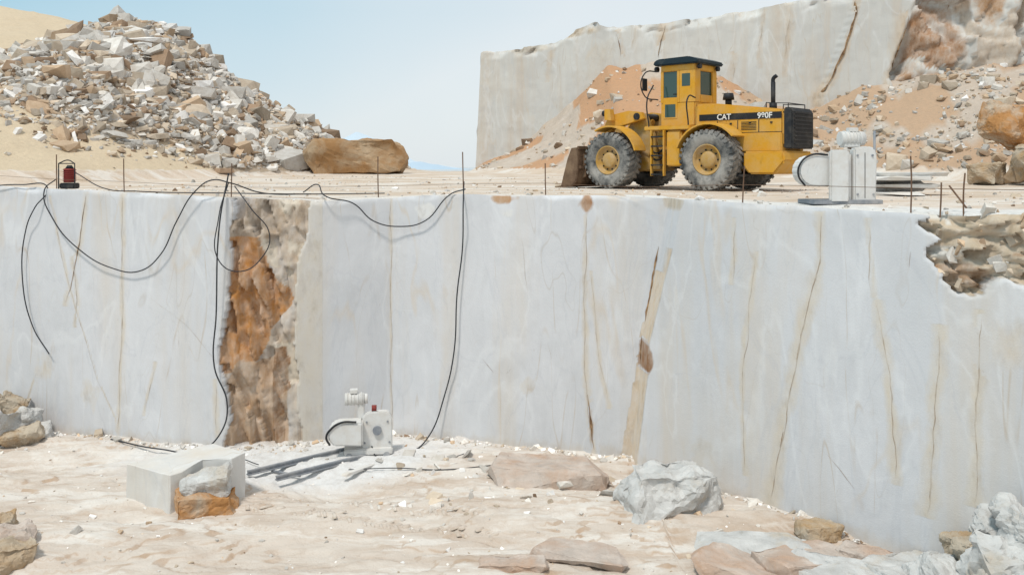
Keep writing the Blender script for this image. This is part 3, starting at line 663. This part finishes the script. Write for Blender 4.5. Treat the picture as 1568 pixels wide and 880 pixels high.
# ---------------------------------------------------------------- wheel loader
a=math.radians(42)
L=empty('wheel_loader',(4.8,25.4,.03),math.pi-a)
R=.80
def wheel(x,y,sg,nm):
    w=.31
    prof=[(.40,-w*.75),(.46,-w*.92),(.62,-w),(.72,-w*.98),(.775,-w*.8),(.785,-w*.4),(.785,w*.4),(.775,w*.8),(.72,w*.98),(.62,w),(.46,w*.92),(.40,w*.75)]
    lathe_y(nm+'_tyre',[(r,y+q) for r,q in prof],x,R,TYR,L,56)
    V=[];F=[];nl=30
    for i in range(nl):
        for s in(-1,1):
            an=2*math.pi*(i+(.5 if s>0 else 0))/nl;da=.055
            o=len(V)
            for (yy,shift) in((s*.03,-.07),(s*w*.98,.05)):
                for ss in(-1,1):
                    for rr in(.77,.815 if yy*s<.2 else .80):
                        t=an+shift+ss*da;V.append((x+rr*math.cos(t),y+yy,R+rr*math.sin(t)))
            o2=len(V)
            for ss in(-1,1):
                t=an+.05+ss*da*.9;V.append((x+.70*math.cos(t),y+s*w*1.05,R+.70*math.sin(t)))
            F+=[(o+1,o+3,o+7,o+5),(o,o+1,o+5,o+4),(o+2,o+6,o+7,o+3),(o,o+2,o+3,o+1),(o+4,o+5,o+7,o+6),(o+5,o2,o2+1,o+7)]
    mesh_np(nm+'_tread',V,F,TYR,None,False,L)
    s=sg
    lathe_y(nm+'_rim',[(.43,y+s*w*.72),(.41,y+s*w*.86),(.385,y+s*w*.86),(.37,y+s*w*.55),(.30,y+s*w*.42),(.24,y+s*w*.40),(.22,y+s*w*.62),(.17,y+s*w*.70),(.001,y+s*w*.72)],x,R,YELD,L,40)
    for i in range(10):
        t=i*math.pi/5;cyl(nm+'_bolt',(x+.27*math.cos(t),y+s*w*.40,R+.27*math.sin(t)),(x+.27*math.cos(t),y+s*w*.50,R+.27*math.sin(t)),.022,BLK,L,6)
for x in(1.6,-1.6):
    for y in(1.04,-1.04): wheel(x,y,1 if y>0 else -1,('front' if x>0 else 'rear')+('_left' if y>0 else '_right'))
    cyl('axle',(x,-.8,R),(x,.8,R),.2,YELD,L);box('axle_housing',(x-.28,x+.28),(-.35,.35),(R-.3,R+.35),YELD,L,.06)
prism('rear_frame',[(-.35,.55),(-.35,1.15),(-3.4,1.15),(-3.4,.62),(-2.6,.5)],-.48,.48,YELD,L,.03)
prism('hood',[(-.86,1.15),(-.86,2.32),(-1.4,2.33),(-3.35,2.10),(-3.42,2.0),(-3.42,1.15)],-.62,.62,YEL,L,.05)
prism('hood_skirt',[(-1.0,1.0),(-1.0,1.5),(-3.4,1.5),(-3.4,1.0)],-.66,.66,YEL,L,.03)
prism('radiator_guard',[(-3.44,1.08),(-3.44,2.13),(-3.62,2.13),(-3.68,2.0),(-3.68,1.08)],-.64,.64,BLK,L,.03)
for i in range(9): box('grille_slat',(-3.71,-3.685),(-.54,.54),(1.18+i*.1,1.22+i*.1),BLK,L,0)
prism('counterweight',[(-2.45,1.02),(-3.55,1.02),(-3.58,.75),(-3.30,.42),(-2.6,.42),(-2.45,.6)],-.90,.90,YEL,L,.05)
box('bumper_step',(-2.5,-2.1),(.5,.98),(.35,.42),BLK,L,.01)
for sg in(-1,1):
    box('hood_band',(-3.38,-1.0),(sg*.624-.006,sg*.624+.006),(1.86,2.03),BLK,L,0)
    for x in(-1.55,-2.15,-2.75):box('panel_seam',(x-.01,x+.01),(sg*.624-.004,sg*.624+.004),(1.52,1.84),BLK,L,0)
    box('panel_seam_long',(-3.38,-1.0),(sg*.624-.004,sg*.624+.004),(1.505,1.52),BLK,L,0)
    for x in(-1.35,-1.95,-2.5,-3.1):box('latch',(x-.03,x+.03),(sg*.63-.012,sg*.63+.012),(1.74,1.78),BLK,L,0)
    for i in range(6):box('vent',(-2.68,-2.25),(sg*.624-.005,sg*.624+.005),(1.58+i*.04,1.595+i*.04),BLK,L,0)
    arc=[(-1.6+1.0*math.cos(t),.78+1.0*math.sin(t)) for t in np.linspace(math.radians(20),math.radians(140),12)]
    inn=[(-1.6+.95*math.cos(t),.78+.95*math.sin(t)) for t in np.linspace(math.radians(140),math.radians(20),12)]
    prism('rear_fender',arc+inn,min(sg*.64,sg*1.30),max(sg*.64,sg*1.30),YEL,L,.008)
    arc=[(1.6+.98*math.cos(t),.82+.98*math.sin(t)) for t in np.linspace(math.radians(60),math.radians(165),12)]
    inn=[(1.6+.93*math.cos(t),.82+.93*math.sin(t)) for t in np.linspace(math.radians(165),math.radians(60),12)]
    prism('front_fender',arc+inn,min(sg*.72,sg*1.28),max(sg*.72,sg*1.28),YEL,L,.008)
box('platform',(-1.0,.45),(-1.15,1.15),(1.62,1.74),YEL,L,.02)
box('side_tank',(-.72,-.25),(.6,1.12),(.62,1.6),YEL,L,.04);box('side_tank_right',(-.72,-.25),(-1.12,-.6),(.62,1.6),YEL,L,.04)
box('battery_box',(-.2,.1),(.5,1.02),(1.2,1.6),YELD,L,.03)
for i in range(5):
    box('ladder_step',(-.2,.18),(1.06,1.22),(.38+.26*i,.42+.26*i),BLK,L,0)
for x in(-.21,.19):box('ladder_rail',(x-.02,x+.02),(1.10,1.2),(.36,1.62),YEL,L,.005)
tube('handrail',[(.3,1.12,1.7),(.36,1.12,2.5),(.3,.9,2.9)],.02,BLK,L);tube('handrail_rear',[(-.95,1.12,1.74),(-.95,1.12,2.5),(-.95,.75,2.5)],.02,BLK,L)
tube('brake_hose',[(.2,.3,1.3),(.5,.45,1.0),(.7,.4,1.3)],.025,BLK,L);tube('steering_hose',[(.1,.32,1.1),(.45,.5,.8),(.7,.36,1.0)],.025,BLK,L)
box('cab_base',(-.85,.25),(-.6,.6),(1.74,2.42),YEL,L,.03)
box('cab_header',(-.85,.25),(-.6,.6),(3.28,3.46),YEL,L,.02)
for x in(-.81,-.32,.21):
    for y in(-.56,.56):box('cab_pillar',(x-.045,x+.045),(y-.04,y+.04),(2.40,3.3),YEL,L,.01)
box('side_glass',(-.80,.20),(-.575,.575),(2.43,3.27),GLS,L,0)
box('rear_wall_left',(-.853,-.80),(.30,.575),(2.40,3.3),YEL,L,.01);box('rear_wall_right',(-.853,-.80),(-.575,-.36),(2.40,3.3),YEL,L,.01)
box('rear_wall_low',(-.853,-.80),(-.36,.30),(2.40,2.62),YEL,L,.01)
box('door_panel',(-.30,.17),(.578,.612),(1.95,2.55),YEL,L,.01);box('side_wall_rear',(-.80,-.36),(.576,.602),(2.40,3.3),YEL,L,.01)
box('side_rear_window',(-.70,-.44),(.603,.607),(2.85,3.2),GLS,L,0)
box('door_lower_glass',(-.24,.10),(.613,.617),(2.0,2.36),GLS,L,0);box('door_handle',(-.28,-.18),(.615,.64),(2.62,2.65),BLK,L,0)
prism('cab_roof',[(-1.0,3.46),(.42,3.46),(.44,3.55),(.3,3.64),(-.7,3.66),(-1.0,3.56)],-.72,.72,ROOF,L,.03)
for y in(-.5,.5):
    cyl('work_light',(.40,y,3.38),(.48,y,3.38),.08,BLK,L);cyl('rear_light',(-.90,y,3.38),(-.98,y,3.38),.07,BLK,L)
tube('mirror_arm',[(.3,.62,3.3),(.55,.95,3.25),(.55,.95,2.6),(.3,.65,2.5)],.018,BLK,L);box('mirror',(.53,.57),(.85,1.07),(2.75,3.1),BLK,L,.01)
tube('mirror_arm_right',[(.3,-.62,3.3),(.55,-.95,3.25),(.55,-.95,2.6)],.018,BLK,L);box('mirror_right',(.53,.57),(-1.07,-.85),(2.75,3.1),BLK,L,.01)
cyl('exhaust',(-2.85,0,2.1),(-2.85,0,2.85),.06,BLK,L);tube('exhaust_tip',[(-2.85,0,2.8),(-2.86,0,2.95),(-2.95,0,3.02)],.055,BLK,L)
cyl('muffler_base',(-2.85,0,2.1),(-2.85,0,2.3),.1,BLK,L)
cyl('air_intake_neck',(-1.6,.1,2.3),(-1.6,.1,2.46),.09,BLK,L);cyl('air_intake',(-1.6,.1,2.44),(-1.6,.1,2.62),.16,BLK,L,20,.13)
for y in(-.5,.5):
    tube('hood_rail',[(-2.9,y,2.14),(-2.9,y,2.28),(-3.5,y,2.24),(-3.5,y,2.10)],.015,BLK,L,False)
tube('hood_rail_cross',[(-3.5,-.5,2.24),(-3.5,.5,2.24)],.015,BLK,L,False)
prism('hitch_rear',[(-.5,.5),(-.4,1.3),(.15,1.2),(.15,.6)],-.3,.3,BLK,L,.03)
for y in(-.46,.34):
    prism('front_tower',[(.35,.55),(.55,1.5),(.85,2.15),(1.15,2.2),(1.35,1.9),(1.9,1.2),(2.3,.6),(1.9,.45)],y,y+.12,YELD,L,.015)
prism('front_frame',[(.35,.5),(.4,1.1),(1.6,1.25),(2.1,.9),(2.0,.45)],-.33,.33,YELD,L,.03)
for y in(-.68,.52):
    prism('lift_arm',[(.78,1.98),(.85,2.18),(1.3,2.24),(2.0,2.12),(2.35,1.5),(2.60,.62),(2.57,.42),(2.42,.42),(2.15,1.15),(1.85,1.72),(1.3,1.85)],y,y+.16,YEL,L,.02)
cyl('arm_pivot',(1.0,-.72,2.06),(1.0,.72,2.06),.1,BLK,L)
for y in(-.5,.42): cyl('lift_cylinder',(.7,y,.95),(1.6,y,1.42),.085,YELD,L);cyl('lift_rod',(1.6,y,1.42),(2.05,y,1.65),.045,GRY,L)
cyl('tilt_cylinder',(.9,0,1.9),(1.6,0,2.0),.1,YEL,L);cyl('tilt_rod',(1.6,0,2.0),(2.0,0,2.0),.05,GRY,L)
prism('bellcrank',[(1.9,2.2),(2.1,2.15),(2.25,1.5),(2.15,.85),(2.0,.9),(1.95,1.5)],-.1,.1,YELD,L,.02);cyl('crank_link',(2.1,0,.9),(2.5,0,.85),.06,YELD,L)
prism('headlight_bracket',[(1.75,1.95),(2.0,1.98),(2.0,2.3),(1.8,2.3)],.7,.9,YEL,L,.01);cyl('headlight',(2.0,.8,2.18),(2.1,.8,2.18),.09,BLK,L)
bq=lambda p:[(2.50+(x-2.78)*.5,z*.93) for x,z in p]
op=[(2.85,1.28),(2.78,1.0),(2.80,.55),(2.95,.18),(3.25,.03),(4.0,.0),(4.15,.02)]
inn=[(4.1,.07),(3.3,.09),(3.03,.22),(2.88,.58),(2.86,1.0),(2.93,1.25)]
prism('bucket_shell',bq(op+inn),-1.5,1.5,BKT,L,.006)
for y in(-1.5,1.44): prism('bucket_side',bq([(2.86,1.27),(2.79,1.0),(2.81,.55),(2.96,.19),(3.25,.04),(4.1,.03),(3.6,.9),(3.3,1.25)]),y,y+.06,BKT,L,.008)
for y in(-.9,-.5,.44,.84,1.2): prism('bucket_lug',bq([(2.55,.75),(2.85,1.15),(2.85,.3),(2.6,.35)]),y,y+.06,BKT,L,.005)
box('spill_guard',(2.49,2.56),(-1.48,1.48),(1.12,1.22),BKT,L,.01);box('bucket_rib',(2.43,2.52),(-1.46,1.46),(.55,.65),BKT,L,.01);cyl('bucket_pivot',(2.42,-.95,.5),(2.42,.95,.5),.07,BLK,L)
for nm,tx,x,sz in(('side_lettering','CAT',-1.55,.20),('model_lettering','980F',-2.72,.20)):
    cu=bpy.data.curves.new(nm,'FONT');cu.body=tx;cu.size=sz*1.05;cu.extrude=.003;cu.offset=.005;cu.materials.append(WTX)
    o=link(bpy.data.objects.new(nm,cu),L)
    o.rotation_euler=(math.pi/2,0,math.pi);o.location=(x,.648,1.875)
# ---------------------------------------------------------------- posts, wires, cables
for (x,zt_) in[(-10.75,.93),(-8.9,.83),(-6.2,.72),(-3.1,.88),(-1.1,.98),(.75,.72),(4.35,.66),(6.42,.82),(6.95,.55),(6.72,.40)]:
    y=float(wy_base(np.array(x),np.array(0.)))+.2
    tube('rebar_post',[(x,y,-.15),(x+random.uniform(-.02,.02),y,zt_*.5),(x+random.uniform(-.04,.04),y,zt_)],.013,RST)
tube('rebar_brace',[(6.9,14.0,.35),(7.1,13.85,.0)],.014,RST)
tube('guide_wire',[(.75,19.65,.28),(2.5,18.9,.22),(4.35,16.9,.30),(6.42,14.4,.30),(6.95,13.75,.3),(8.5,11.9,.32)],.005,RST)
tube('guide_wire',[(-13,21.8,.45),(-10.75,20.95,.35),(-8.9,20.4,.3),(-6.2,19.6,.2),(-3.1,20.6,.2),(-1.1,20.2,.25),(.75,19.65,.28)],.004,RST)
def cable(pts,r=.014,off=.1):
    P=[]
    for p in pts:
        if len(p)==2:P.append((p[0],float(wy_base(np.array(p[0]),np.array(p[1])))-off-random.uniform(0,.05),p[1]))
        else:P.append(p)
    tube('power_cable',P,r,RUBR)
fz_=FLOOR+.09
cable([(-13,21.3,.12),(-11.6,21.0,.22),(-10.94,20.9,.14),(-11.15,-.3),(-11.42,-.82),(-11.5,-2.05),(-11.2,-3.1),(-10.75,-3.7)])
cable([(-10.8,21.0,.35),(-10.94,20.75,.1),(-10.66,-.58),(-9.86,-1.3),(-9.07,-1.65),(-8.38,-1.7),(-7.8,-1.3),(-7.4,-.55),(-6.92,19.4,.12),(-6.5,19.3,.36),(-6.2,19.4,.3),(-5.6,20.0,.05),(-4.6,20.3,.02)])
cable([(-6.2,19.4,.3),(-6.32,-.42),(-6.31,-1.41),(-5.88,-1.62),(-5.46,-1.34),(-5.3,-.84),(-5.67,-.27),(-6.1,19.5,.22)],.012,off=.22)
cable([(-6.2,19.4,.5),(-6.33,-.6),(-6.41,-2.55),(-6.46,-3.68),(-6.17,-4.5),(-6.3,-5.1),(-6.7,19.1,fz_),(-7.6,19.2,fz_),(-9.0,19.9,fz_)],.016,off=.15)
cable([(-4.8,20.4,.06),(-4.4,20.1,.24),(-4.2,-.0),(-3.6,-.18),(-3.15,-.6),(-2.56,-.72),(-1.97,-.58),(-1.38,20.0,.03),(-1.05,20.05,.14)])
cable([(-1.1,20.3,.3),(-1.09,-.2),(-1.11,-1.18),(-1.23,-2.2),(-1.3,-3.5),(-1.52,-4.5),(-1.85,19.8,-5.35),(-2.3,18.9,fz_),(-2.8,18.6,fz_),(-3.0,18.8,-5.2)],.015,off=.12)
cable([(-2.6,18.7,fz_),(-2.0,18.3,fz_),(-1.3,18.6,fz_),(-1.0,19.2,fz_),(-1.6,19.0,fz_)],.012)
cable([(-3.3,17.9,fz_),(-2.4,18.0,fz_),(-1.4,17.9,fz_),(-.3,18.2,fz_)],.010)
cable([(-10.3,20.95,.5),(-9.6,20.8,.15),(-8.6,20.4,.08),(-6.4,19.7,.06),(-4.5,20.3,.02),(-3.0,20.9,.02)],.012)
cable([(-7.1,16.6,fz_),(-7.0,17.6,fz_),(-6.6,18.4,fz_),(-5.8,18.6,fz_),(-5.2,18.2,fz_)],.010)
e=empty('water_pump',(-10.55,21.15,.12))
cyl('pump_motor',(0,0,.15),(0,0,.48),.13,RED,e,18)
for i in range(6):cyl('pump_fin',(0,0,.19+.05*i),(0,0,.205+.05*i),.15,RED,e,18)
box('pump_base',(-.18,.18),(-.14,.14),(0,.14),BLK,e,.02);cyl('pump_cap',(0,0,.48),(0,0,.56),.10,BLK,e,16,.05)
tube('pump_frame',[(-.19,-.14,.0),(-.19,-.14,.60),(.19,-.14,.60),(.19,-.14,.0)],.016,BLK,e,False);tube('pump_handle',[(-.19,-.14,.6),(0,-.1,.68),(.19,-.14,.6)],.014,BLK,e)
# ---------------------------------------------------------------- light, sky, camera
w=bpy.data.worlds.new('World');S.world=w;w.use_nodes=True;nt=w.node_tree;bg=nt.nodes['Background']
sk=nt.nodes.new('ShaderNodeTexSky');sk.sky_type='NISHITA';sk.sun_disc=False
sk.sun_elevation=math.radians(60);sk.sun_rotation=math.radians(210);sk.air_density=1.0;sk.dust_density=1.5;sk.ozone_density=1.5
# thin high haze over the blue, whiter to one side and towards the horizon (world direction)
tc=nt.nodes.new('ShaderNodeTexCoord');sx=nt.nodes.new('ShaderNodeSeparateXYZ');nt.links.new(tc.outputs['Generated'],sx.inputs[0])
def mrange(src,a,b,c,d):
    m=nt.nodes.new('ShaderNodeMapRange');m.inputs[1].default_value=a;m.inputs[2].default_value=b;m.inputs[3].default_value=c;m.inputs[4].default_value=d;nt.links.new(src,m.inputs[0]);return m.outputs[0]
fa=mrange(sx.outputs[0],-.50,.08,0,1);fb=mrange(sx.outputs[2],.0,.17,.6,.03)
ad=nt.nodes.new('ShaderNodeMath');ad.operation='ADD';ad.use_clamp=True;nt.links.new(fa,ad.inputs[0]);nt.links.new(fb,ad.inputs[1])
nz_=nt.nodes.new('ShaderNodeTexNoise');nz_.inputs['Scale'].default_value=2.2;nz_.inputs['Detail'].default_value=4;nt.links.new(tc.outputs['Generated'],nz_.inputs['Vector'])
ad2=nt.nodes.new('ShaderNodeMath');ad2.operation='ADD';ad2.use_clamp=True;nt.links.new(ad.outputs[0],ad2.inputs[0]);nt.links.new(mrange(nz_.outputs[0],.3,.7,-.12,.12),ad2.inputs[1])
hz=nt.nodes.new('ShaderNodeMix');hz.data_type='RGBA';nt.links.new(ad2.outputs[0],hz.inputs[0]);hz.inputs[6].default_value=(4.2,6.9,8.3,1);hz.inputs[7].default_value=(8.6,9.1,9.3,1)
mx=nt.nodes.new('ShaderNodeMix');mx.data_type='RGBA';mx.inputs[0].default_value=.86;nt.links.new(sk.outputs[0],mx.inputs[6]);nt.links.new(hz.outputs[2],mx.inputs[7])
nt.links.new(mx.outputs[2],bg.inputs[0]);bg.inputs[1].default_value=.10
sl=bpy.data.lights.new('sun','SUN');sl.energy=2.6;sl.angle=math.radians(8);sl.color=(1,.94,.85)
so=link(bpy.data.objects.new('sun',sl));so.rotation_euler=Vector((-.25,-.433,.866)).to_track_quat('Z','Y').to_euler()
cam=bpy.data.cameras.new('camera');co=link(bpy.data.objects.new('camera',cam));co.location=(0,0,.65);co.rotation_euler=(math.pi/2,0,0)
cam.sensor_width=36;cam.lens=31.18;cam.shift_y=-185/1568;cam.clip_end=20000;S.camera=co
S.view_settings.view_transform='Standard';S.view_settings.look='None';S.view_settings.exposure=0
